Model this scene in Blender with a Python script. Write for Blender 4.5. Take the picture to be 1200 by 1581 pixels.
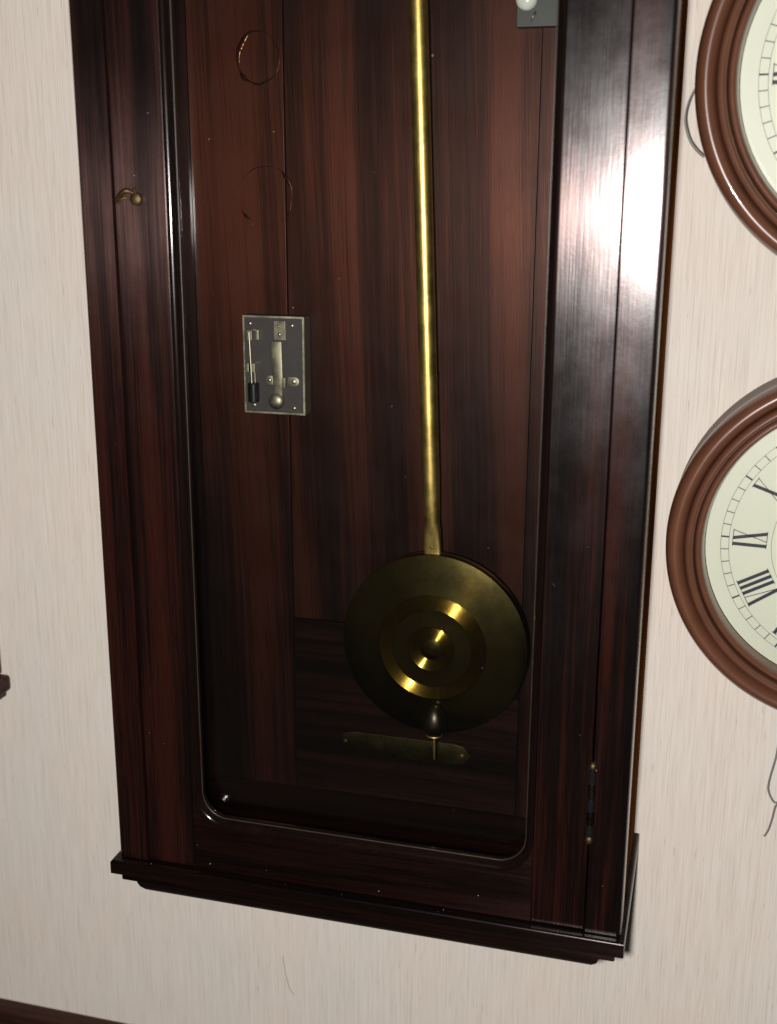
import bpy, bmesh, math, random
from mathutils import Vector, Matrix
random.seed(7)
scene = bpy.context.scene
for o in list(bpy.data.objects):
    bpy.data.objects.remove(o, do_unlink=True)
COL = scene.collection

# ------------------------------------------------------------------ camera
YAW, PITCH, ROLL = -0.26904, -0.26379, 0.00408
fw = Vector((math.sin(YAW)*math.cos(PITCH), math.cos(YAW)*math.cos(PITCH), math.sin(PITCH)))
rt = Vector((math.cos(YAW), -math.sin(YAW), 0))
up = rt.cross(fw)
rt, up = rt*math.cos(ROLL)+up*math.sin(ROLL), up*math.cos(ROLL)-rt*math.sin(ROLL)
LENS = Vector((0.2655, -1.0362, 0.5855))
cd = bpy.data.cameras.new('camera'); cam = bpy.data.objects.new('camera', cd); COL.objects.link(cam)
M = Matrix.Identity(4)
for i in range(3):
    M[i][0] = rt[i]; M[i][1] = up[i]; M[i][2] = -fw[i]; M[i][3] = LENS[i]
cam.matrix_world = M
cd.sensor_fit = 'VERTICAL'; cd.sensor_height = 24.0; cd.sensor_width = 18.2
cd.lens = 24.0*1833.0/1581.0
cd.clip_start = 0.02; cd.clip_end = 50
cd.dof.use_dof = True; cd.dof.focus_distance = 1.05; cd.dof.aperture_fstop = 3.2
scene.camera = cam

# ------------------------------------------------------------------ dim room and the flash of the camera
w = bpy.data.worlds.new('World'); scene.world = w; w.use_nodes = True
bg = w.node_tree.nodes['Background']
bg.inputs[0].default_value = (1.0, 0.86, 0.72, 1); bg.inputs[1].default_value = 0.035
ld = bpy.data.lights.new('camera_flash', 'POINT'); ld.energy = 58.5; ld.shadow_soft_size = 0.018
ld.color = (1.0, 0.968, 0.945)
flash = bpy.data.objects.new('camera_flash', ld); COL.objects.link(flash)
flash.location = (0.230, -1.03, 0.556)

scene.view_settings.view_transform = 'Standard'
scene.view_settings.look = 'None'
scene.view_settings.exposure = 0.0
scene.view_settings.gamma = 1.0
scene.view_settings.use_curve_mapping = False
scene.render.engine = 'CYCLES'
scene.cycles.max_bounces = 8; scene.cycles.glossy_bounces = 5; scene.cycles.transparent_max_bounces = 8

# ------------------------------------------------------------------ materials
def newmat(name):
    m = bpy.data.materials.new(name); m.use_nodes = True
    nt = m.node_tree; b = nt.nodes['Principled BSDF']
    return m, nt, b
def N(nt, t, **kw):
    n = nt.nodes.new(t)
    for k, v in kw.items(): setattr(n, k, v)
    return n
def noise(nt, vec, scale, detail=3, rough=.55, dist=0.0):
    n = N(nt, 'ShaderNodeTexNoise'); n.inputs['Scale'].default_value = scale
    n.inputs['Detail'].default_value = detail; n.inputs['Roughness'].default_value = rough
    n.inputs['Distortion'].default_value = dist
    nt.links.new(vec, n.inputs['Vector']); return n.outputs['Fac']
def mapping(nt, vec, scale, loc=(0, 0, 0), rot=(0, 0, 0)):
    n = N(nt, 'ShaderNodeMapping'); n.inputs['Scale'].default_value = scale
    n.inputs['Location'].default_value = loc; n.inputs['Rotation'].default_value = rot
    nt.links.new(vec, n.inputs['Vector']); return n.outputs[0]
def ramp(nt, fac, stops, interp='LINEAR'):
    n = N(nt, 'ShaderNodeValToRGB'); cr = n.color_ramp; cr.interpolation = interp
    while len(cr.elements) < len(stops): cr.elements.new(.5)
    for e, (p, c) in zip(cr.elements, stops):
        e.position = p; e.color = tuple(c)+(1,) if len(c) == 3 else c
    nt.links.new(fac, n.inputs[0]); return n.outputs[0]
def mth(nt, op, a, b=None):
    n = N(nt, 'ShaderNodeMath', operation=op)
    for i, v in enumerate((a, b)):
        if v is None: continue
        if isinstance(v, (int, float)): n.inputs[i].default_value = v
        else: nt.links.new(v, n.inputs[i])
    return n.outputs[0]
def mixc(nt, fac, a, b, mode='MIX'):
    n = N(nt, 'ShaderNodeMix', data_type='RGBA', blend_type=mode)
    for s, v in ((n.inputs[0], fac), (n.inputs[6], a), (n.inputs[7], b)):
        if isinstance(v, (int, float)): s.default_value = v
        elif isinstance(v, tuple): s.default_value = v+(1,)
        else: nt.links.new(v, s)
    return n.outputs[2]
def bump(nt, b, h, strength, dist, coat=False):
    n = N(nt, 'ShaderNodeBump'); n.inputs['Strength'].default_value = strength
    n.inputs['Distance'].default_value = dist; nt.links.new(h, n.inputs['Height'])
    nt.links.new(n.outputs[0], b.inputs['Normal'])
    if coat: nt.links.new(n.outputs[0], b.inputs['Coat Normal'])

def wood(name, horizontal=False, dark=(.0017, .0012, .0011), mid=(.0040, .0016, .0013), red=(.0165, .0034, .0021),
         bands=30, rough=.31, coat=.9, coat_rough=.215, aniso=.91, spec=.75, tilt=0.0, relief=.22, tint=(1, .62, .57), wander=.018):
    m, nt, b = newmat(name)
    tc = N(nt, 'ShaderNodeTexCoord'); oi = N(nt, 'ShaderNodeObjectInfo')
    off = N(nt, 'ShaderNodeVectorMath', operation='SCALE'); off.inputs[0].default_value = (3.1, 7.7, 5.3)
    nt.links.new(oi.outputs['Random'], off.inputs['Scale'])
    add = N(nt, 'ShaderNodeVectorMath', operation='ADD')
    nt.links.new(tc.outputs['Object'], add.inputs[0]); nt.links.new(off.outputs[0], add.inputs[1])
    v = add.outputs[0]
    if tilt: v = mapping(nt, v, (1, 1, 1), (0, 0, 0), (0, tilt, 0))
    A = (lambda s, l: (l, s, s)) if horizontal else (lambda s, l: (s, s, l))
    # gentle wander of the grain
    wn = N(nt, 'ShaderNodeTexNoise'); wn.inputs['Scale'].default_value = 1; wn.inputs['Detail'].default_value = 1
    nt.links.new(mapping(nt, v, A(5, 2.2)), wn.inputs['Vector'])
    sc = N(nt, 'ShaderNodeVectorMath', operation='SCALE'); sc.inputs['Scale'].default_value = wander
    nt.links.new(wn.outputs['Color'], sc.inputs[0])
    ad2 = N(nt, 'ShaderNodeVectorMath', operation='ADD')
    nt.links.new(v, ad2.inputs[0]); nt.links.new(sc.outputs[0], ad2.inputs[1]); v2 = ad2.outputs[0]
    band = noise(nt, mapping(nt, v2, A(bands, .9)), 1, 2, .5)
    mid_n = noise(nt, mapping(nt, v2, A(150, 2.6)), 1, 3, .6)
    fine = noise(nt, mapping(nt, v, A(760, 9)), 1, 2, .6)
    pore = noise(nt, mapping(nt, v, A(900, 30)), 1, 1, .5)
    f = mth(nt, 'ADD', mth(nt, 'MULTIPLY', band, 1.15), mth(nt, 'MULTIPLY', mid_n, .6))
    f = mth(nt, 'ADD', f, mth(nt, 'MULTIPLY', fine, .55)); f = mth(nt, 'SUBTRACT', f, .65)
    c = ramp(nt, f, [(.28, dark), (.45, mid), (.62, red), (.85, tuple(x*1.35 for x in red))])
    pr = ramp(nt, pore, [(.30, (.35, .35, .35)), (.44, (1, 1, 1))])
    c = mixc(nt, .8, c, pr, 'MULTIPLY')
    nt.links.new(c, b.inputs['Base Color'])
    smudge = noise(nt, mapping(nt, v, (28, 28, 22)), 1, 4, .65)
    r = N(nt, 'ShaderNodeMapRange'); r.inputs[1].default_value = .3; r.inputs[2].default_value = .75
    r.inputs[3].default_value = rough*.92; r.inputs[4].default_value = rough*1.08
    nt.links.new(smudge, r.inputs[0]); nt.links.new(r.outputs[0], b.inputs['Roughness'])
    r2 = N(nt, 'ShaderNodeMapRange'); r2.inputs[1].default_value = .35; r2.inputs[2].default_value = .7
    r2.inputs[3].default_value = coat_rough*.85; r2.inputs[4].default_value = coat_rough*1.2
    nt.links.new(smudge, r2.inputs[0]); nt.links.new(r2.outputs[0], b.inputs['Coat Roughness'])
    b.inputs['Coat Weight'].default_value = coat; b.inputs['IOR'].default_value = 1.45
    b.inputs['Specular IOR Level'].default_value = spec; b.inputs['Anisotropic'].default_value = aniso
    if tint != (1, 1, 1):
        nt.links.new(ramp(nt, f, [(.28, tuple(x*.30 for x in tint)), (.48, tuple(x*.55 for x in tint)), (.68, tint)]), b.inputs['Specular Tint'])
    tg = N(nt, 'ShaderNodeCombineXYZ'); tg.inputs[2 if horizontal else 0].default_value = 1
    nt.links.new(tg.outputs[0], b.inputs['Tangent'])
    scr = noise(nt, mapping(nt, v, (400, 400, 400)), 1, 2, .6)
    h = mth(nt, 'ADD', mth(nt, 'MULTIPLY', pore, .6), mth(nt, 'MULTIPLY', fine, .6))
    h = mth(nt, 'ADD', h, mth(nt, 'MULTIPLY', scr, .25))
    h = mth(nt, 'ADD', h, mth(nt, 'MULTIPLY', noise(nt, mapping(nt, v, A(45, 16)), 1, 2, .5), .8))
    bump(nt, b, h, relief, .00035, True)
    return m

WV = wood('rosewood_upright')
WH = wood('rosewood_level', True, coat=.3, coat_rough=.2, spec=.3, dark=(.0016, .0012, .0011), mid=(.0028, .0015, .0013), red=(.0068, .0024, .0019))
WBEAD = wood('rosewood_bead', aniso=0, rough=.15, coat=0, relief=.08, bands=20, spec=.45, dark=(.0042, .0020, .0017), mid=(.0050, .0022, .0018), red=(.0062, .0025, .0020), tint=(1, 1, 1))
WB = wood('rosewood_backboard', False, bands=21, rough=.50, aniso=.65, spec=.50, tint=(1, .30, .18), coat=.22, coat_rough=.4, dark=(.0016, .0012, .0011), mid=(.0040, .0016, .0013), red=(.0150, .0036, .0022), tilt=.035)
WBH = wood('rosewood_backboard_level', True, bands=44, rough=.5, aniso=.5, spec=.15, tint=(1, .5, .4), coat=.04, coat_rough=.4, dark=(.0018, .0013, .0012), mid=(.0030, .0016, .0014), red=(.0075, .0027, .0022))
WI = wood('rosewood_inner_side', False, rough=.38, aniso=.3, coat=.12, coat_rough=.3, tint=(1, 1, 1), dark=(.003, .0025, .0025), mid=(.005, .0035, .0035), red=(.008, .004, .0035))
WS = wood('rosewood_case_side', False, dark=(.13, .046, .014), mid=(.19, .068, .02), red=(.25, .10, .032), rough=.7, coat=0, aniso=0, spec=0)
WT = wood('dark_trim_wood', True, dark=(.02, .009, .006), mid=(.035, .015, .01), red=(.05, .02, .013), rough=.55, coat=.1, aniso=0)

def metal(name, col, rough, var=.35, scale=60, relief=.12, spots=.35):
    m, nt, b = newmat(name); tc = N(nt, 'ShaderNodeTexCoord')
    n1 = noise(nt, mapping(nt, tc.outputs['Object'], (scale,)*3), 1, 4, .65)
    n2 = noise(nt, mapping(nt, tc.outputs['Object'], (scale*9,)*3), 1, 3, .6)
    c = ramp(nt, n1, [(.3, tuple(x*(1-spots) for x in col)), (.65, col)])
    nt.links.new(c, b.inputs['Base Color']); b.inputs['Metallic'].default_value = 1
    r = N(nt, 'ShaderNodeMapRange'); r.inputs[1].default_value = .25; r.inputs[2].default_value = .75
    r.inputs[3].default_value = rough*(1-var); r.inputs[4].default_value = rough*(1+var)
    nt.links.new(mth(nt, 'ADD', mth(nt, 'MULTIPLY', n1, .6), mth(nt, 'MULTIPLY', n2, .4)), r.inputs[0])
    nt.links.new(r.outputs[0], b.inputs['Roughness'])
    bump(nt, b, n2, relief, .0003)
    return m
BR_ROD = metal('brass_rod', (.66, .46, .14), .40, .2)
BR_BOB = metal('polished_brass', (.19, .145, .05), .19, .15, 45, .01, .12)
BR_RING = metal('turned_brass', (.36, .225, .035), .15, .15, 60, .0, .1)
BR_OLD = metal('tarnished_brass', (.30, .20, .075), .5)
BR_LATCH = metal('dull_latch_brass', (.13, .09, .045), .55)
BR_SCALE = metal('dull_scale_brass', (.042, .033, .014), .5)
BR_DARK = metal('blackened_brass', (.055, .042, .03), .38)
NICKEL = metal('worn_nickel', (.40, .36, .26), .5)
NICKEL_RIM = metal('nickel_rim', (.60, .55, .40), .45)

def plain(name, col, rough=.5, var=.15, scale=80, spec=.5, coat=0):
    m, nt, b = newmat(name); tc = N(nt, 'ShaderNodeTexCoord')
    n1 = noise(nt, mapping(nt, tc.outputs['Object'], (scale,)*3), 1, 4, .6)
    c = ramp(nt, n1, [(.3, tuple(x*(1-var) for x in col)), (.7, tuple(x*(1+var) for x in col))])
    nt.links.new(c, b.inputs['Base Color']); b.inputs['Roughness'].default_value = rough
    b.inputs['Specular IOR Level'].default_value = spec; b.inputs['Coat Weight'].default_value = coat
    bump(nt, b, n1, .08, .0004)
    return m
SLATE = plain('dark_grey_plate', (.034, .028, .0265), .6)
BOXSIDE = plain('dull_olive_metal', (.06, .05, .03), .5)
EBONY = plain('black_ebonite', (.006, .006, .007), .3)
GREEN = plain('grey_green_paint', (.022, .024, .019), .5)
PORC = plain('white_porcelain', (.55, .55, .5), .2, .1, 80, .5, .6)
DIAL = plain('cream_dial_enamel', (.485, .49, .40), .5, .03, 14)
INK = plain('black_dial_ink', (.012, .012, .022), .6)
DRUM = plain('taupe_clock_drum', (.23, .185, .155), .6)
CORD = plain('grey_cord', (.16, .15, .14), .8)
HAIR = plain('brown_thread', (.20, .15, .11), .8)
LIT_ARRIS = plain('lit_arris_tone', (.028, .019, .012), .35, .3, 60)  # light caught by the bead's arris, put into a paler colour
DUST = plain('pale_dust', (.32, .28, .25), .9)
REDWOOD = plain('red_lacquer_wood', (.10, .022, .022), .35)
VARN = plain('thick_brown_varnish', (.014, .0052, .0038), .25, .3, 160, .5, 0)
for n_ in VARN.node_tree.nodes:
    if n_.type == 'BSDF_PRINCIPLED': n_.inputs['Specular Tint'].default_value = (1, .45, .2, 1)
WR = plain('brown_lacquered_rim', (.100, .039, .021), .32, .14, 30, .5, .35)

def wallpaper():
    m, nt, b = newmat('grasscloth_wallpaper'); tc = N(nt, 'ShaderNodeTexCoord'); v = tc.outputs['Object']
    wn = noise(nt, mapping(nt, v, (12, 12, 9)), 1, 2)
    cx = N(nt, 'ShaderNodeCombineXYZ'); nt.links.new(mth(nt, 'MULTIPLY', wn, .0025), cx.inputs[0])
    ad = N(nt, 'ShaderNodeVectorMath', operation='ADD'); nt.links.new(v, ad.inputs[0]); nt.links.new(cx.outputs[0], ad.inputs[1]); v = ad.outputs[0]
    a = noise(nt, mapping(nt, v, (640, 1, 10)), 1, 2, .6)
    c = noise(nt, mapping(nt, v, (900, 1, 26)), 1, 2, .6)
    d = noise(nt, mapping(nt, v, (300, 1, 6)), 1, 2, .55)
    e = noise(nt, mapping(nt, v, (9, 1, 6)), 1, 3, .6)
    slub = noise(nt, mapping(nt, v, (520, 1, 38)), 1, 1, .5)
    s = mth(nt, 'ADD', mth(nt, 'MULTIPLY', a, .5), mth(nt, 'MULTIPLY', c, .48)); s = mth(nt, 'ADD', s, mth(nt, 'MULTIPLY', d, .26))
    col = ramp(nt, s, [(.42, (.520, .466, .405)), (.62, (.612, .562, .502)), (.82, (.65, .605, .55))])
    tint = ramp(nt, e, [(.3, (1, .97, .965)), (.7, (.965, .985, 1.0))])
    col = mixc(nt, 1, col, tint, 'MULTIPLY')
    sl = ramp(nt, slub, [(.24, (.72, .68, .64)), (.31, (1, 1, 1))])
    col = mixc(nt, .7, col, sl, 'MULTIPLY')
    nt.links.new(col, b.inputs['Base Color']); b.inputs['Roughness'].default_value = .8
    b.inputs['Specular IOR Level'].default_value = .2; b.inputs['Diffuse Roughness'].default_value = 1
    bump(nt, b, s, .35, .0010)
    return m
WALL = wallpaper()

def glassmat(name, rough=.0):
    m = bpy.data.materials.new(name); m.use_nodes = True; nt = m.node_tree; nt.nodes.clear()
    out = N(nt, 'ShaderNodeOutputMaterial'); mx = N(nt, 'ShaderNodeMixShader')
    t = N(nt, 'ShaderNodeBsdfTransparent'); t.inputs[0].default_value = (.95, .96, .95, 1)
    g = N(nt, 'ShaderNodeBsdfGlossy'); g.inputs['Roughness'].default_value = rough
    fr = N(nt, 'ShaderNodeFresnel'); fr.inputs[0].default_value = 1.45
    nt.links.new(fr.outputs[0], mx.inputs[0]); nt.links.new(t.outputs[0], mx.inputs[1]); nt.links.new(g.outputs[0], mx.inputs[2])
    nt.links.new(mx.outputs[0], out.inputs[0]); return m
GLASS = glassmat('old_window_glass', .02)

# ------------------------------------------------------------------ mesh helpers
def link(name, me, mat, parent=None):
    o = bpy.data.objects.new(name, me); COL.objects.link(o)
    if mat: me.materials.append(mat)
    if parent: o.parent = parent
    return o
def finish(bm, name, mat, parent=None, smooth=None):
    bmesh.ops.recalc_face_normals(bm, faces=bm.faces)
    me = bpy.data.meshes.new(name); bm.to_mesh(me); bm.free()
    if smooth is not None:
        me.shade_smooth() if smooth >= 180 else me.set_sharp_from_angle(angle=math.radians(smooth))
        if smooth < 180:
            for p in me.polygons: p.use_smooth = True
    return link(name, me, mat, parent)
def add_box(bm, x0, x1, y0, y1, z0, z1, bev=0, seg=2, keep=None):
    r = bmesh.ops.create_cube(bm, size=1)
    vs = r['verts']
    for v in vs:
        v.co = Vector(((x0+x1)/2+v.co.x*(x1-x0), (y0+y1)/2+v.co.y*(y1-y0), (z0+z1)/2+v.co.z*(z1-z0)))
    if bev:
        es = list({e for v in vs for e in v.link_edges})
        if keep: es = [e for e in es if keep(e.verts[0].co, e.verts[1].co)]
        bmesh.ops.bevel(bm, geom=es, offset=bev, segments=seg, affect='EDGES', profile=.5)
def box(name, mat, parent, x0, x1, y0, y1, z0, z1, bev=0, seg=2, keep=None):
    bm = bmesh.new(); add_box(bm, x0, x1, y0, y1, z0, z1, bev, seg, keep)
    o = finish(bm, name, mat, parent, 40)
    if bev:
        wn = o.modifiers.new('flat_faces', 'WEIGHTED_NORMAL'); wn.keep_sharp = True; wn.weight = 80
    return o
def lathe(name, mat, parent, prof, c, axis='Y', seg=96, smooth=35, close=False):
    """prof: list of (radius, along). axis Y: along = world y offset; axis Z: along = z offset."""
    bm = bmesh.new(); rings = []
    for r, a in prof:
        if r < 1e-7:
            p = (c[0], c[1]+a, c[2]) if axis == 'Y' else (c[0], c[1], c[2]+a)
            rings.append([bm.verts.new(p)]); continue
        ring = []
        for i in range(seg):
            t = 2*math.pi*i/seg
            if axis == 'Y': p = (c[0]+r*math.cos(t), c[1]+a, c[2]+r*math.sin(t))
            else: p = (c[0]+r*math.cos(t), c[1]+r*math.sin(t), c[2]+a)
            ring.append(bm.verts.new(p))
        rings.append(ring)
    pairs = list(zip(rings, rings[1:]))
    if close: pairs.append((rings[-1], rings[0]))
    for A, B in pairs:
        if len(A) == 1 and len(B) == 1: continue
        for i in range(seg):
            j = (i+1) % seg
            if len(A) == 1: bm.faces.new((A[0], B[i], B[j]))
            elif len(B) == 1: bm.faces.new((A[i], A[j], B[0]))
            else: bm.faces.new((A[i], A[j], B[j], B[i]))
    return finish(bm, name, mat, parent, smooth)
def tube(name, mat, parent, pts, rad, seg=8, smooth=60):
    pts = [Vector(p) for p in pts]; bm = bmesh.new(); rings = []
    ref = Vector((0, 1, 0))
    for i, p in enumerate(pts):
        d = (pts[min(i+1, len(pts)-1)]-pts[max(i-1, 0)]).normalized()
        a = d.cross(ref)
        if a.length < 1e-3: a = d.cross(Vector((1, 0, 0)))
        a.normalize(); b_ = d.cross(a)
        r = rad[i] if isinstance(rad, (list, tuple)) else rad
        rings.append([bm.verts.new(p+(a*math.cos(t)+b_*math.sin(t))*r) for t in (2*math.pi*k/seg for k in range(seg))])
    for A, B in zip(rings, rings[1:]):
        for i in range(seg): bm.faces.new((A[i], A[(i+1) % seg], B[(i+1) % seg], B[i]))
    bm.faces.new(rings[0]); bm.faces.new(rings[-1][::-1])
    return finish(bm, name, mat, parent, smooth)
def prism(name, mat, parent, poly, y0, y1, bev=0, smooth=40):
    """poly in (x, z), extruded from y0 (front) to y1 (back)"""
    bm = bmesh.new()
    f = bm.faces.new([bm.verts.new((x, y0, z)) for x, z in poly])
    r = bmesh.ops.extrude_face_region(bm, geom=[f])
    for v in r['geom']:
        if isinstance(v, bmesh.types.BMVert): v.co.y = y1
    if bev:
        es = [e for e in bm.edges if abs(e.verts[0].co.y-y0) < 1e-6 and abs(e.verts[1].co.y-y0) < 1e-6]
        bmesh.ops.bevel(bm, geom=es, offset=bev, segments=2, affect='EDGES', profile=.5)
    return finish(bm, name, mat, parent, smooth)
def catmull(pts, n=8):
    P = [Vector(p) for p in pts]; P = [P[0]*2-P[1]]+P+[P[-1]*2-P[-2]]; out = []
    for i in range(1, len(P)-2):
        for k in range(n):
            t = k/n; a, b_, c, d = P[i-1], P[i], P[i+1], P[i+2]
            out.append(.5*((2*b_)+(c-a)*t+(2*a-5*b_+4*c-d)*t*t+(3*b_-a-3*c+d)*t**3))
    out.append(P[-2]); return out
def empty(name, loc=(0, 0, 0)):
    o = bpy.data.objects.new(name, None); COL.objects.link(o); o.empty_display_size = .02
    return o
def tag(o, label=None, cat=None, group=None, kind=None):
    if label: o['label'] = label
    if cat: o['category'] = cat
    if group: o['group'] = group
    if kind: o['kind'] = kind
    return o

# ------------------------------------------------------------------ setting: wall and rail
wall = box('wall', WALL, None, -1.3, 1.2, 0, .05, -.75, 1.5); tag(wall, 'cream grasscloth papered wall', None, None, 'structure')
bm = bmesh.new()
prof = [(0, -.3330), (-.012, -.3330), (-.018, -.3370), (-.018, -.3490), (-.011, -.3570), (-.011, -.3900), (0, -.3900)]
A = [bm.verts.new((-1.2, y-.0005, z)) for y, z in prof]; B = [bm.verts.new((1.1, y-.0005, z)) for y, z in prof]
for i in range(len(prof)-1): bm.faces.new((A[i], A[i+1], B[i+1], B[i]))
bm.faces.new(A); bm.faces.new(B[::-1])
rail = finish(bm, 'dado_rail', WT, None, 30); tag(rail, 'dark brown wooden dado rail along foot of papered wall', 'rail')

# ------------------------------------------------------------------ the long-case wall clock
D = .174            # front of case from the wall
TOP = .98           # case carries on above the picture
HW = .225
clock = empty('wall_clock')
tag(clock, 'tall dark rosewood wall regulator clock with glazed door', 'clock')
for s in (-1, 1):
    xs = sorted((s*.2005, s*.2235)); box('case_side', WS, clock, *sorted((s*.2070, s*.2235)), -.152, -.001, .0005, TOP, .001); box('side_lining', WI, clock, *sorted((s*.2005, s*.2068)), -.152, -.003, .0062, TOP-.001)
    xs = sorted((s*.1962, s*HW))
    box('case_stile', WV, clock, xs[0], xs[1], -D, -.1525, .0008, TOP, .0042, 4,
        lambda a, b, s=s: abs(a.x-s*HW) < 1e-4 and abs(b.x-s*HW) < 1e-4 and a.y < -.17 and b.y < -.17)
box('top_board', WH, clock, -.235, .235, -D-.01, -.001, TOP+.0005, TOP+.02, .003)
# back of the case: two stiles, upper panel boards, lower cross board
for s, x0, x1 in ((-1, -.2003, -.1115), (1, .1115, .2003)):
    st = box('back_stile', WB, clock, x0, x1, -.0165, -.003, .0065, TOP-.001, .0006)
    if s < 0: lst = st
box('back_panel', WB, clock, -.1108, .1108, -.0142, -.003, .1865, TOP-.001, .0003)
box('back_cross_board', WBH, clock, -.1108, .1108, -.0150, -.003, .0065, .1855, .0006)
box('floor_board', WBH, clock, -.2003, .2003, -.153, -.003, -.004, .006)
# round varnish scars on the left back stile
def scar(cx, cz, rx, rz, thin, swells):
    """one continuous uneven ring of varnish; swells: (angle, spread, extra half width)"""
    bm = bmesh.new(); m_ = 5; seg = 90; R = []
    for i in range(seg):
        d = 360*i/seg; t = math.radians(d)
        ww = thin*(.6+.8*random.random())
        for a0, sp, ex in swells:
            dd = (d-a0+180) % 360-180; ww += ex*math.exp(-(dd/sp)**2)*(.8+.4*random.random())
        k = 1+.025*math.sin(3*t+cz*40)+.015*math.sin(7*t)
        c = Vector((cx+rx*k*math.cos(t), -.0166, cz+rz*k*math.sin(t))); nrm = Vector((math.cos(t), 0, math.sin(t)))
        R.append([bm.verts.new(c+nrm*ww*math.cos(a)+Vector((0, -.3*ww*math.sin(a), 0))) for a in (math.pi*q/m_ for q in range(m_+1))])
    for i in range(seg):
        A, B = R[i], R[(i+1) % seg]
        for q in range(m_): bm.faces.new((A[q], A[q+1], B[q+1], B[q]))
    return finish(bm, 'varnish_ring', VARN, lst, 180)
scar(-.1335, .6960, .0190, .0215, .00012, [(150, 45, .0026), (225, 12, .0018), (280, 40, .0009), (20, 25, .0005)])
scar(-.1300, .5810, .0255, .0255, .00006, [(35, 16, .0018), (222, 9, .0014), (330, 14, .0006), (110, 25, .0003)])

# base moulding: three stepped slabs
base = box('base_molding', WH, clock, -.2305, .2285, -D-.0075, -.001, -.0135, -.0004, .0025, 3,
           lambda a, b: a.z > -.005 and b.z > -.005)
box('step', WH, base, -.2215, .2215, -D-.0045, -.001, -.0205, -.0137, .0012)
bm = bmesh.new()
lay = [(.2085, -D-.0005, -.0207), (.2085, -D-.0005, -.0235), (.2065, -D+.0012, -.0285), (.2025, -D+.0040, -.0325), (.199, -D+.0060, -.0340)]
prev = None
for hx, fy, z in lay:
    ring = [bm.verts.new(p) for p in ((-hx, fy, z), (hx, fy, z), (hx, -.001, z), (-hx, -.001, z))]
    if prev:
        for i in range(4): bm.faces.new((prev[i], prev[(i+1) % 4], ring[(i+1) % 4], ring[i]))
    else: bm.faces.new(ring)
    prev = ring
bm.faces.new(prev[::-1]); finish(bm, 'step', WH, base, 30)

# door: bead swept round the rounded opening, two stiles, a rail, the pane
OX, OZ, RC, BW = .1440, .0495, .024, .0066       # opening half width, sill, corner radius, bead width
def path(off):
    r = RC+off; c = (OX-RC, OZ+RC); p = [(OX+off, TOP-.012), (OX+off, .6), (OX+off, .3), (OX+off, c[1])]
    for i in range(1, 15):
        t = -math.pi/2*i/14; p.append((c[0]+r*math.cos(t), c[1]+r*math.sin(t)))
    for i in range(13, -1, -1):
        t = -math.pi/2*i/14; p.append((-c[0]-r*math.cos(t), c[1]+r*math.sin(t)))
    # middle of the sill
    p[18:18] = [(.04, OZ-off), (-.04, OZ-off)]
    return p+[(-OX-off, .3), (-OX-off, .6), (-OX-off, TOP-.012)]
bm = bmesh.new(); rows = []
FR = -D+.0012
sec = [(0.0, .0120), (0.0, .0070)]+[(BW*(1-math.cos(a))*.92, .0070-.0070*math.sin(a)) for a in (math.pi/2*k/8 for k in range(1, 9))]+[(BW, 0.0), (BW, .0120)]
for off, dy in sec: rows.append([bm.verts.new((x, FR+dy, z)) for x, z in path(off)])
for A, B in zip(rows, rows[1:]+rows[:1]):
    for i in range(len(A)-1): bm.faces.new((A[i], A[i+1], B[i+1], B[i]))
bm.faces.new([r[0] for r in rows]); bm.faces.new([r[-1] for r in rows][::-1])
door = finish(bm, 'door', WBEAD, clock, 50); door['label'] = 'glazed door framed by a rounded bead'
tube('lit_arris_line', LIT_ARRIS, door, [(x, FR+.0066, z) for x, z in path(-.0002)], .00055, 8)  # added thin pale tube: painted highlight along the edge of the bead
for s in (-1, 1):
    xs = sorted((s*.1947, s*(OX+BW+.0002)))
    st = box('door_stile', WV, door, xs[0], xs[1], FR, -.1535, .0012, TOP-.002, .0012)
pol = [(-(OX+BW), .0012), (OX+BW, .0012)]
pol += [(x, z-.0001) for x, z in path(BW) if z < OZ+RC+1e-6]
prism('door_rail', WH, door, pol, FR+.0004, -.1535)
box('top_rail', WH, door, -(OX+BW), OX+BW, FR+.0004, -.1535, TOP-.011, TOP-.002)
pane = box('glass_pane', GLASS, door, -OX-.006, OX+.006, -.1525, -.1500, OZ-.006, TOP-.013)
# turn-button latch with its screw on the left stile
lt = lathe('latch', BR_LATCH, door, [(0, -.0042), (.0030, -.0040), (.0046, -.0028), (.0050, -.001), (.0050, .0014)], (-.1750, FR-.0014, .5790), seg=24)
tube('finger_hook', BR_LATCH, lt, catmull([(-.1765, FR-.004, .5835), (-.1815, FR-.0065, .5850), (-.1875, FR-.0055, .5812), (-.1915, FR-.003, .5765)], 6), [.0012+.0010*math.sin(math.pi*i/18) for i in range(19)], 10)
tube('hook_tip', BR_OLD, lt, catmull([(-.1800, FR-.0075, .5800), (-.1845, FR-.0080, .5790), (-.1880, FR-.006, .5755)], 6), [.0009]*13, 8)
tube('pivot_pin', BR_LATCH, lt, [(-.1752, FR-.003, .5835), (-.1748, FR-.005, .5870)], [.0014, .0009], 10)
# butt hinge on the right
hg = tube('hinge', BR_DARK, clock, [(.1956, -D-.0012, .0872), (.1956, -D-.0012, .1475)], .0021, 14); hg['label'] = 'dark butt hinge low on the right of the door'
zz = [.0885, .0990, .1105, .1220, .1345, .1465]
for k, (a, b_) in enumerate(zip(zz, zz[1:])):
    tube('knuckle', BR_DARK if k % 2 else EBONY, hg, [(.1956, -D-.0012, a+.0005), (.1956, -D-.0012, b_-.0005)], .0031, 16)
for z, sg in ((.0865, -1), (.1485, 1)):
    lathe('finial', BR_LATCH, hg, [(0, -.0040), (.0018, -.0034), (.0029, -.0016), (.0031, 0), (.0029, .0016), (.0018, .0034), (0, .0040)], (.1956, -D-.0012, z+sg*.001), 'Z', 16, 180)

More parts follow.
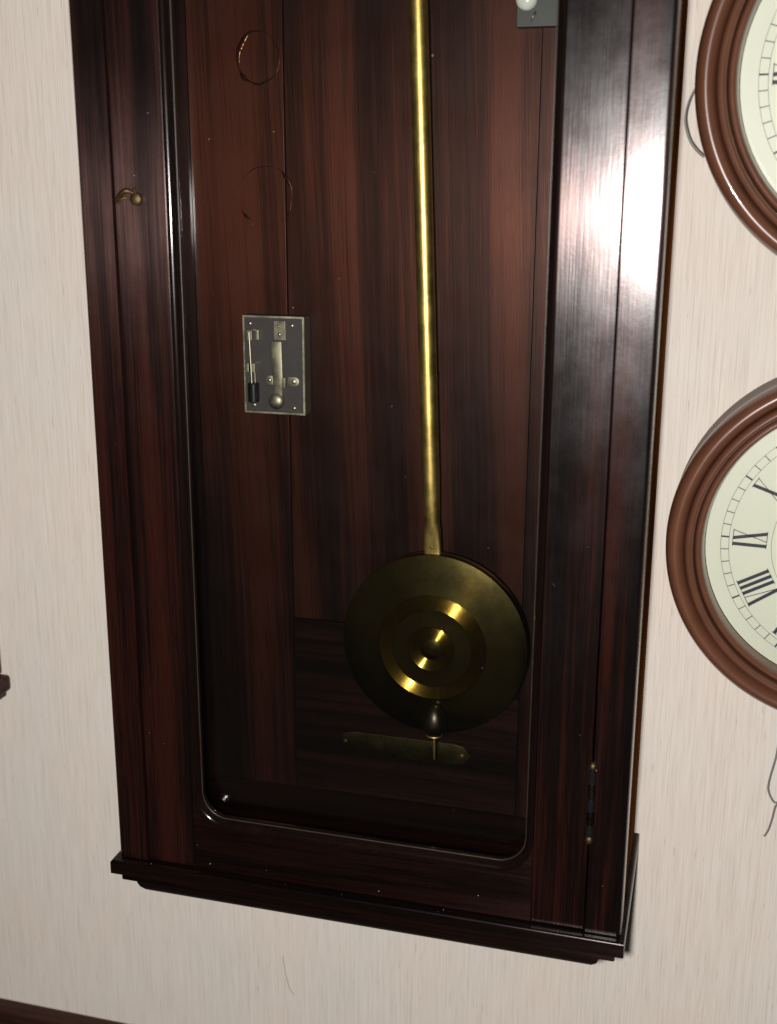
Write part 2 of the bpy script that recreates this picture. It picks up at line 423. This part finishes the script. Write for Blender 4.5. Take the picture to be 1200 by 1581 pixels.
# beat scale on the cross board
pl = prism('beat_scale', BR_SCALE, clock, [(-.067, .0635), (-.060, .0725), (-.048, .0745), (.048, .0745), (.060, .0725), (.067, .0635), (.060, .0545), (.048, .0525), (-.048, .0525), (-.060, .0545)], -.0168, -.01505, .0005)
for s in (-1, 1):
    lathe('screw', BR_OLD, pl, [(0, -.0011), (.0014, -.0008), (.0020, 0)], (s*.0585, -.0168, .0635), seg=14)
bm = bmesh.new()
for k in range(-8, 9):
    h = .006 if k % 4 == 0 else .0035
    add_box(bm, k*.0045-.00025, k*.0045+.00025, -.0170, -.01682, .0735-h, .0735)
finish(bm, 'scale_mark', BR_DARK, pl)

# contact relay on the left of the back
RX0, RZ0, RWD, RHT = -.1479, .3892, .0584, .0884
FY = -.0338
def rx(X): return RX0+(X-352)/(795-352)*RWD
def rz(Z): return RZ0+(905-Z)/(905-215)*RHT
relay = box('contact_relay', BOXSIDE, clock, RX0, RX0+RWD, FY+.0020, -.0167, RZ0, RZ0+RHT, .0008)
relay['label'] = 'small metal-framed electrical contact relay with grey face'
bm = bmesh.new(); t_ = .0017
for a in ((RX0, RX0+RWD, RZ0, RZ0+t_), (RX0, RX0+RWD, RZ0+RHT-t_, RZ0+RHT), (RX0, RX0+t_, RZ0+t_, RZ0+RHT-t_), (RX0+RWD-t_, RX0+RWD, RZ0+t_, RZ0+RHT-t_)):
    add_box(bm, a[0], a[1], FY, FY+.0019, a[2], a[3])
finish(bm, 'rim', NICKEL_RIM, relay)
box('face_plate', SLATE, relay, RX0+t_+.0002, RX0+RWD-t_-.0002, FY+.0009, FY+.0019, RZ0+t_+.0002, RZ0+RHT-t_-.0002)
PF = FY+.0008
def rbox(n, m, X0, X1, Z0, Z1, lift=0, th=.0012, bev=.0003):
    return box(n, m, relay, rx(X0), rx(X1), PF-lift-th, PF-lift, rz(Z1), rz(Z0), bev)
def rscrew(X, Z, r=.0019, lift=0):
    return lathe('screw', NICKEL_RIM, relay, [(0, -.0014), (r*.5, -.0012), (r*.9, -.0006), (r, 0)], (rx(X), PF-lift, rz(Z)), seg=14)
for X, Z in ((405, 272), (708, 278), (423, 848), (715, 858)): rscrew(X, Z, .0020)
rbox('bracket', NICKEL, 580, 662, 248, 380, 0, .0014)
rscrew(618, 285, .0014, .0015); rscrew(622, 340, .0019, .0015)
prism('lever', NICKEL, relay, [(rx(568), rz(388)), (rx(642), rz(388)), (rx(645), rz(640)), (rx(642), rz(775)), (rx(585), rz(775)), (rx(572), rz(640))][::-1], PF-.0048, PF-.0036, .0003)
lathe('button', NICKEL, relay, [(0, -.0032), (.0040, -.0028), (.0066, -.0014), (.0074, 0), (.0074, .0010)], (rx(597), PF-.0052, rz(808)), seg=32)
def tab(x0, x1, z0, z1, left):
    n = 8; cz = (rz(z0)+rz(z1))/2; h = abs(rz(z0)-rz(z1))/2
    a, b_ = rx(x0), rx(x1); p = []
    if left:
        p = [(b_, cz-h), (b_, cz+h)]+[(a+h-h*math.sin(math.pi*k/n), cz+h*math.cos(math.pi*k/n)) for k in range(n+1)]
    else:
        p = [(a, cz+h), (a, cz-h)]+[(b_-h+h*math.sin(math.pi*k/n), cz-h*math.cos(math.pi*k/n)) for k in range(n+1)]
    prism('clip', NICKEL, relay, p, PF-.0013, PF-.0001, .0002)
tab(512, 566, 632, 698, True); tab(676, 755, 635, 703, False)
rbox('strap', NICKEL, 640, 664, 640, 712, .0014, .0040)
rscrew(543, 663, .0021, .0014); rscrew(718, 668, .0023, .0014)
rbox('rod_bracket', NICKEL, 390, 427, 318, 386, 0, .0040)
rbox('stop_tab', NICKEL_RIM, 456, 476, 312, 380, 0, .0046)
rbox('stop_arm', NICKEL, 427, 456, 308, 320, 0, .0030)
tube('contact_rod', NICKEL_RIM, relay, [(rx(408), PF-.0045, rz(330)), (rx(420), PF-.0045, rz(690))], .00095, 10)
tube('contact_rod', NICKEL, relay, [(rx(436), PF-.0020, rz(610)), (rx(438), PF-.0020, rz(690))], .0008, 10)
rbox('guide_tab', NICKEL_RIM, 378, 396, 550, 612, 0, .0040); rbox('guide_tab', NICKEL_RIM, 423, 440, 550, 612, 0, .0040)
tube('spring_wire', NICKEL, relay, [(rx(440), PF-.003, rz(548)), (rx(486), PF-.003, rz(533))], .0005, 6)
lathe('ebonite_grip', EBONY, relay, [(0, -.0088), (.0046, -.0088), (.0052, -.0080), (.0052, .0080), (.0046, .0088), (0, .0088)], (rx(434), PF-.0054, rz(752)), 'Z', 20)

# terminal block on the right back stile, at the top of the picture
tb = box('terminal_block', GREEN, clock, .0921, .1560, -.030, -.0167, .7125, .785, .0008)
tb['label'] = 'grey-green block with white knob at the right of the back'
lathe('knob', PORC, tb, [(0, -.013), (.005, -.0122), (.0080, -.0095), (.0088, -.006), (.0078, -.003), (.0050, 0)], (.1010, -.030, .7320), seg=32, smooth=180)
tube('terminal_wire', NICKEL, tb, catmull([(.1075, -.0312, .7230), (.1060, -.0335, .7195), (.1040, -.0312, .7160)], 5), .0008, 6)

# ------------------------------------------------------------------ pendulum, caught swung to the right
BX, BY, BZ = .0412, -.064, .1945
TH = math.radians(2.3)
pend = empty('pendulum'); tag(pend, 'brass pendulum swung to the right behind the clock door glass', 'pendulum')
def on(l, dx=0): return (BX-math.sin(TH)*l+math.cos(TH)*dx, BY, BZ+math.cos(TH)*l+math.sin(TH)*dx)
PR = .0845
# rod: round, flattening to a spade at the bob
bm = bmesh.new(); rings = []
st = [(.0815, .0078, .0028, .55), (.092, .0078, .0030, .55), (.104, .0076, .0042, .7), (.113, .0068, .0062, 1), (.150, .0078, .0078, 1), (.2, .0078, .0078, 1), (.24, .0077, .0077, 1), (.4, .0077, .0077, 1), (.6, .0077, .0077, 1), (.78, .0077, .0077, 1)]
for l, hx, hy, pw in st:
    c = Vector(on(l)); ring = []
    for k in range(28):
        a = 2*math.pi*k/28; cx, sy = math.cos(a), math.sin(a)
        ux = math.copysign(abs(cx)**pw, cx)*hx; uy = math.copysign(abs(sy)**pw, sy)*hy
        ring.append(bm.verts.new(c+Vector((ux*math.cos(TH), uy, ux*math.sin(TH)))))
    rings.append(ring)
for A, B in zip(rings, rings[1:]):
    for i in range(28): bm.faces.new((A[i], A[(i+1) % 28], B[(i+1) % 28], B[i]))
bm.faces.new(rings[0]); bm.faces.new(rings[-1][::-1])
rod = finish(bm, 'rod', BR_ROD, pend, 40)
lathe('pin', BR_OLD, rod, [(0, -.0009), (.0013, -.0006), (.0018, 0)], (on(.0905)[0], BY-.0031, on(.0905)[2]), seg=14)
tube('collar', BR_ROD, rod, [on(.2385), on(.2412)], .0082, 28)
# bob: shallow dome with polished and turned bands
def dome(r): return -.0055-.0095*(1-(r/PR)**2)
body = [(0, -.0168), (.003, -.0166), (.0070, dome(.007)-.0010), (.0094, dome(.0094)-.0003), (.0096, dome(.0096)+.0006), (.0206, dome(.0206)+.0006), (.0209, dome(.021)-.0003), (.0300, dome(.03)), (.0359, dome(.036)-.0003), (.0361, dome(.036)+.0006), (.0489, dome(.0489)+.0006), (.0491, dome(.049)-.0003)]
body += [(r, dome(r)) for r in (.056, .062, .068, .074, .079, .082, .0840)]+[(PR, -.0047), (PR, .0038), (.0838, .0050), (.07, .008), (.04, .011), (0, .012)]
bob = lathe('bob', BR_BOB, pend, body, (BX, BY, BZ), seg=128, smooth=30)
for r0, r1 in ((.0097, .0205), (.0362, .0488)):
    pr = []; n = int((r1-r0)/.00010)
    for i in range(n+1):
        r = r0+(r1-r0)*i/n; pr.append((r, dome(r)-.0002-.00012*math.cos(2*math.pi*(r-r0)/.0012)))
    pr = [(r0, dome(r0)+.0005)]+pr+[(r1, dome(r1)+.0005)]
    lathe('turned_ring', BR_RING, bob, pr, (BX, BY, BZ), seg=160, smooth=180)
# rating nut standing in front of the foot of the bob
nx, nz = on(-.0700)[0]+.0008, on(-.0700)[2]
nut = lathe('rating_nut', BR_DARK, pend, [(0, .0165), (.0035, .0150), (.0078, .0105), (.0104, .004), (.0112, -.002), (.0105, -.0070), (.0072, -.0105), (.0070, -.0122)], (nx, BY-.0135, nz), 'Z', 32, 60)
lathe('nut_collar', BR_OLD, nut, [(.0052, -.0115), (.0072, -.0118), (.0076, -.0128), (.0062, -.0140), (0, -.0142)], (nx, BY-.0135, nz), 'Z', 28, 40)
tube('pointer', BR_ROD, nut, [(nx, BY-.0135, nz-.014), (nx+.0004, BY-.0135, nz-.0365)], [.0015, .0011], 10)

# ------------------------------------------------------------------ two round wall clocks
def numeral(txt, parent, c, rot_, r0, r1):
    bm = bmesh.new(); H = r1-r0; k = H/.0255
    W_ = {'I': .0047, 'V': .0098, 'X': .0098}; tot = sum(W_[ch] for ch in txt)*k; u = -tot/2
    y = c[1]
    def quad(pts):
        q = []
        for (pu, pv) in pts:
            rr = r0+pv; a = rot_
            X = c[0]+rr*math.sin(a)+pu*math.cos(a); Z = c[2]+rr*math.cos(a)-pu*math.sin(a)
            q.append((X, Z))
        top = [bm.verts.new((X, y-.00035, Z)) for X, Z in q]; bot = [bm.verts.new((X, y, Z)) for X, Z in q]
        bm.faces.new(top)
        for i in range(4): bm.faces.new((top[i], top[(i+1) % 4], bot[(i+1) % 4], bot[i]))
    def bar(ua, va, ub, vb, wd): quad([(ua-wd/2, va), (ua+wd/2, va), (ub+wd/2, vb), (ub-wd/2, vb)])
    T, t_ = .0026*k, .0005*k
    for ch in txt:
        wd = W_[ch]*k; m_ = u+wd/2
        if ch == 'I': bar(m_, 0, m_, H, T)
        if ch == 'V': bar(u+.0022*k, H, m_, 0, T); bar(u+wd-.0010*k, H, m_+.0008*k, 0, t_)
        if ch == 'X': bar(u+.0022*k, H, u+wd-.0022*k, 0, T); bar(u+wd-.0010*k, H, u+.0010*k, 0, t_)
        for v in (0, H-t_):
            if ch == 'V' and v == 0: continue
            quad([(u+.0003*k, v), (u+wd-.0003*k, v), (u+wd-.0003*k, v+t_), (u+.0003*k, v+t_)])
        u += wd
    return finish(bm, 'numeral', INK, parent)
NUM = ['XII', 'I', 'II', 'III', 'IIII', 'V', 'VI', 'VII', 'VIII', 'IX', 'X', 'XI']
def round_clock(label, cx, cz, R, rd, fy, twist, times):
    e = empty('round_clock'); tag(e, label, 'clock', 'round wall clocks right of the tall clock')
    c = (cx, 0, cz); g = R-rd
    def arc(rc, yc, a, b_, t0, t1, n=10):
        return [(rc+a*math.cos(math.radians(t0+(t1-t0)*i/n)), yc-b_*math.sin(math.radians(t0+(t1-t0)*i/n))) for i in range(n+1)]
    pr = [(R-.004, fy+.010)]
    pr += arc(R-g*.26, fy+.006, g*.26, .0165, -20, 165, 18)           # outer fat lobe
    pr += arc(R-g*.62, fy-.001, g*.125, .0085, 10, 175, 10)           # second bead
    pr += arc(R-g*.86, fy+.004, g*.115, .0080, 10, 175, 10)           # inner lip
    pr += [(rd-.0005, fy+.010), (rd-.0005, fy+.018), (R-.006, fy+.018)]
    rim = lathe('rim', WR, e, pr, c, seg=160, smooth=32, close=True)
    lathe('drum', DRUM, e, [(R-.0035, fy+.0185), (R-.0025, fy+.022), (R-.0025, -.004), (R-.005, -.0008), (0, -.0008)], c, seg=128, smooth=40)
    dy = fy+.0130
    dial = lathe('dial', DIAL, e, [(0, dy), (rd-.001, dy), (rd-.001, dy+.003)], c, seg=96, smooth=30)
    s = rd/.111
    bm = bmesh.new()
    def ringline(r, wd):
        for i in range(160):
            a0, a1 = 2*math.pi*i/160, 2*math.pi*(i+1)/160
            bm.faces.new([bm.verts.new((cx+rr*math.sin(a), dy-.0003, cz+rr*math.cos(a))) for rr, a in ((r, a0), (r+wd, a0), (r+wd, a1), (r, a1))])
    ringline(.0985*s, .0003); ringline(.0925*s, .0003)
    for i in range(60):
        a = twist+2*math.pi*i/60; wd = .00045 if i % 5 else .0009
        dx, dz = math.cos(a)*wd, -math.sin(a)*wd; q = []
        for rr, sg in ((.0925, -1), (.0925, 1), (.0985, 1), (.0985, -1)):
            q.append(bm.verts.new((cx+rr*s*math.sin(a)+sg*dx/1.3, dy-.0004, cz+rr*s*math.cos(a)+sg*dz/1.3)))
        bm.faces.new(q)
    finish(bm, 'minute_track', INK, dial)
    bm = bmesh.new(); ringline(.0610*s, .0003); finish(bm, 'inner_circle', INK, dial)
    for i, t_ in enumerate(NUM):
        numeral(t_, dial, (cx, dy-.0002, cz), twist+2*math.pi*i/12, .0645*s, .0900*s)
    for nm, ang, ln, wd, lift in (('hour_hand', times[0], .052, .0050, .0025), ('minute_hand', times[1], .084, .0036, .004)):
        a = math.radians(ang); ca, sa = math.cos(a), math.sin(a); ln *= s
        P = [(-wd*.5, -.014), (wd*.5, -.014), (wd, ln*.62), (0, ln), (-wd, ln*.62)]
        prism(nm, INK, e, [(cx+v*sa+u*ca, cz+v*ca-u*sa) for u, v in P], dy-lift-.0006, dy-lift)
    lathe('hand_boss', BR_OLD, e, [(0, -.0056), (.0028, -.0052), (.0036, -.004), (.0036, 0)], (cx, dy, cz), seg=20)
    n = 10
    lathe('glass', GLASS, e, [(rd*math.sin(math.pi/2*i/n), fy+.0065-.0060*math.cos(math.pi/2*i/n)) for i in range(n+1)], c, seg=96, smooth=180)
    return e
round_clock('lower round clock with brown ringed rim and cream roman dial', .3855, .3085, .1495, .1185, -.066, math.radians(1.5), (62, 118))
round_clock('upper round clock with brown ringed rim, highest at the right edge', .3945, .6710, .1600, .1280, -.066, math.radians(0), (70, 110))

# ------------------------------------------------------------------ small things on the wall
wl = tube('wire_loop', CORD, None, catmull([(.2380, -.0355, .6680), (.2329, -.035, .6603), (.2293, -.035, .6499), (.2285, -.035, .6388), (.2324, -.035, .6258), (.2384, -.035, .6175), (.2446, -.035, .6121)], 8), .0007, 8)
tag(wl, 'thin dark wire bowed out beside the rim of the upper round clock', 'wire')
cdn = tube('hanging_cord', CORD, None, catmull([(.352, -.004, .165), (.3452, -.004, .1139), (.3435, -.004, .0946), (.3398, -.004, .0716), (.3402, -.004, .0606), (.3455, -.004, .0509), (.3499, -.0045, .0516), (.3490, -.0055, .0500), (.3470, -.005, .0466), (.3453, -.004, .0332), (.3429, -.004, .0216), (.3400, -.004, .0152)], 8), .0009, 8)
tag(cdn, 'loose grey cord hanging below the lower round clock', 'cord')
th = tube('stray_thread', HAIR, None, catmull([(-.1355, -.0006, -.2075), (-.1329, -.0006, -.2271), (-.1288, -.0006, -.2448), (-.1238, -.0006, -.2528)], 6), .00028, 6)
tag(th, 'fine brown thread stuck to the wallpaper below the tall clock', 'thread')
# foot of another clock at the left edge
lc = empty('small_wall_clock'); tag(lc, 'red wooden corner of another clock at the left edge', 'clock')
X1 = -.4460
box('case', REDWOOD, lc, X1-.20, X1-.0040, -.032, -.001, .0835, .40, .002)
box('foot_molding', WT, lc, X1-.205, X1+.0062, -.038, -.001, .0655, .0833, .004, 3)
box('foot_pad', WT, lc, X1-.20, X1-.0005, -.033, -.001, .0575, .0653, .002)

# dust lying on door and case
bm = bmesh.new(); rr = random.Random(3)
def fleck(x, y, z, r):
    vs = bmesh.ops.create_icosphere(bm, subdivisions=1, radius=r)['verts']
    sx, sy = rr.uniform(.6, 1.5), rr.uniform(.6, 1.4)
    for v in vs: v.co = Vector((x+v.co.x*sx, y+v.co.y*.35, z+v.co.z*sy))
for i in range(44):
    s = rr.choice((-1, 1)); k = rr.random()
    if k < .40: x, y, z = rr.uniform(-.14, .14), -.1527, rr.uniform(.06, .72)
    elif k < .60: x, y, z = s*rr.uniform(.158, .194), FR-.0001, rr.uniform(.01, .70)
    elif k < .72: x, y, z = s*rr.uniform(.198, .218), -D-.0001, rr.uniform(.01, .70)
    elif k < .86: x, y, z = rr.uniform(-.15, .15), FR+.0003, rr.uniform(.005, .034)
    else: x, y, z = rr.uniform(-.2, .2), rr.uniform(-D-.005, -D), -.0003
    fleck(x, y, z, rr.choice((.00018, .0002, .00025, .0004)))
dust = finish(bm, 'dust_specks', DUST, None); tag(dust, 'pale dust specks scattered over the clock door and case', 'dust', None, 'stuff')
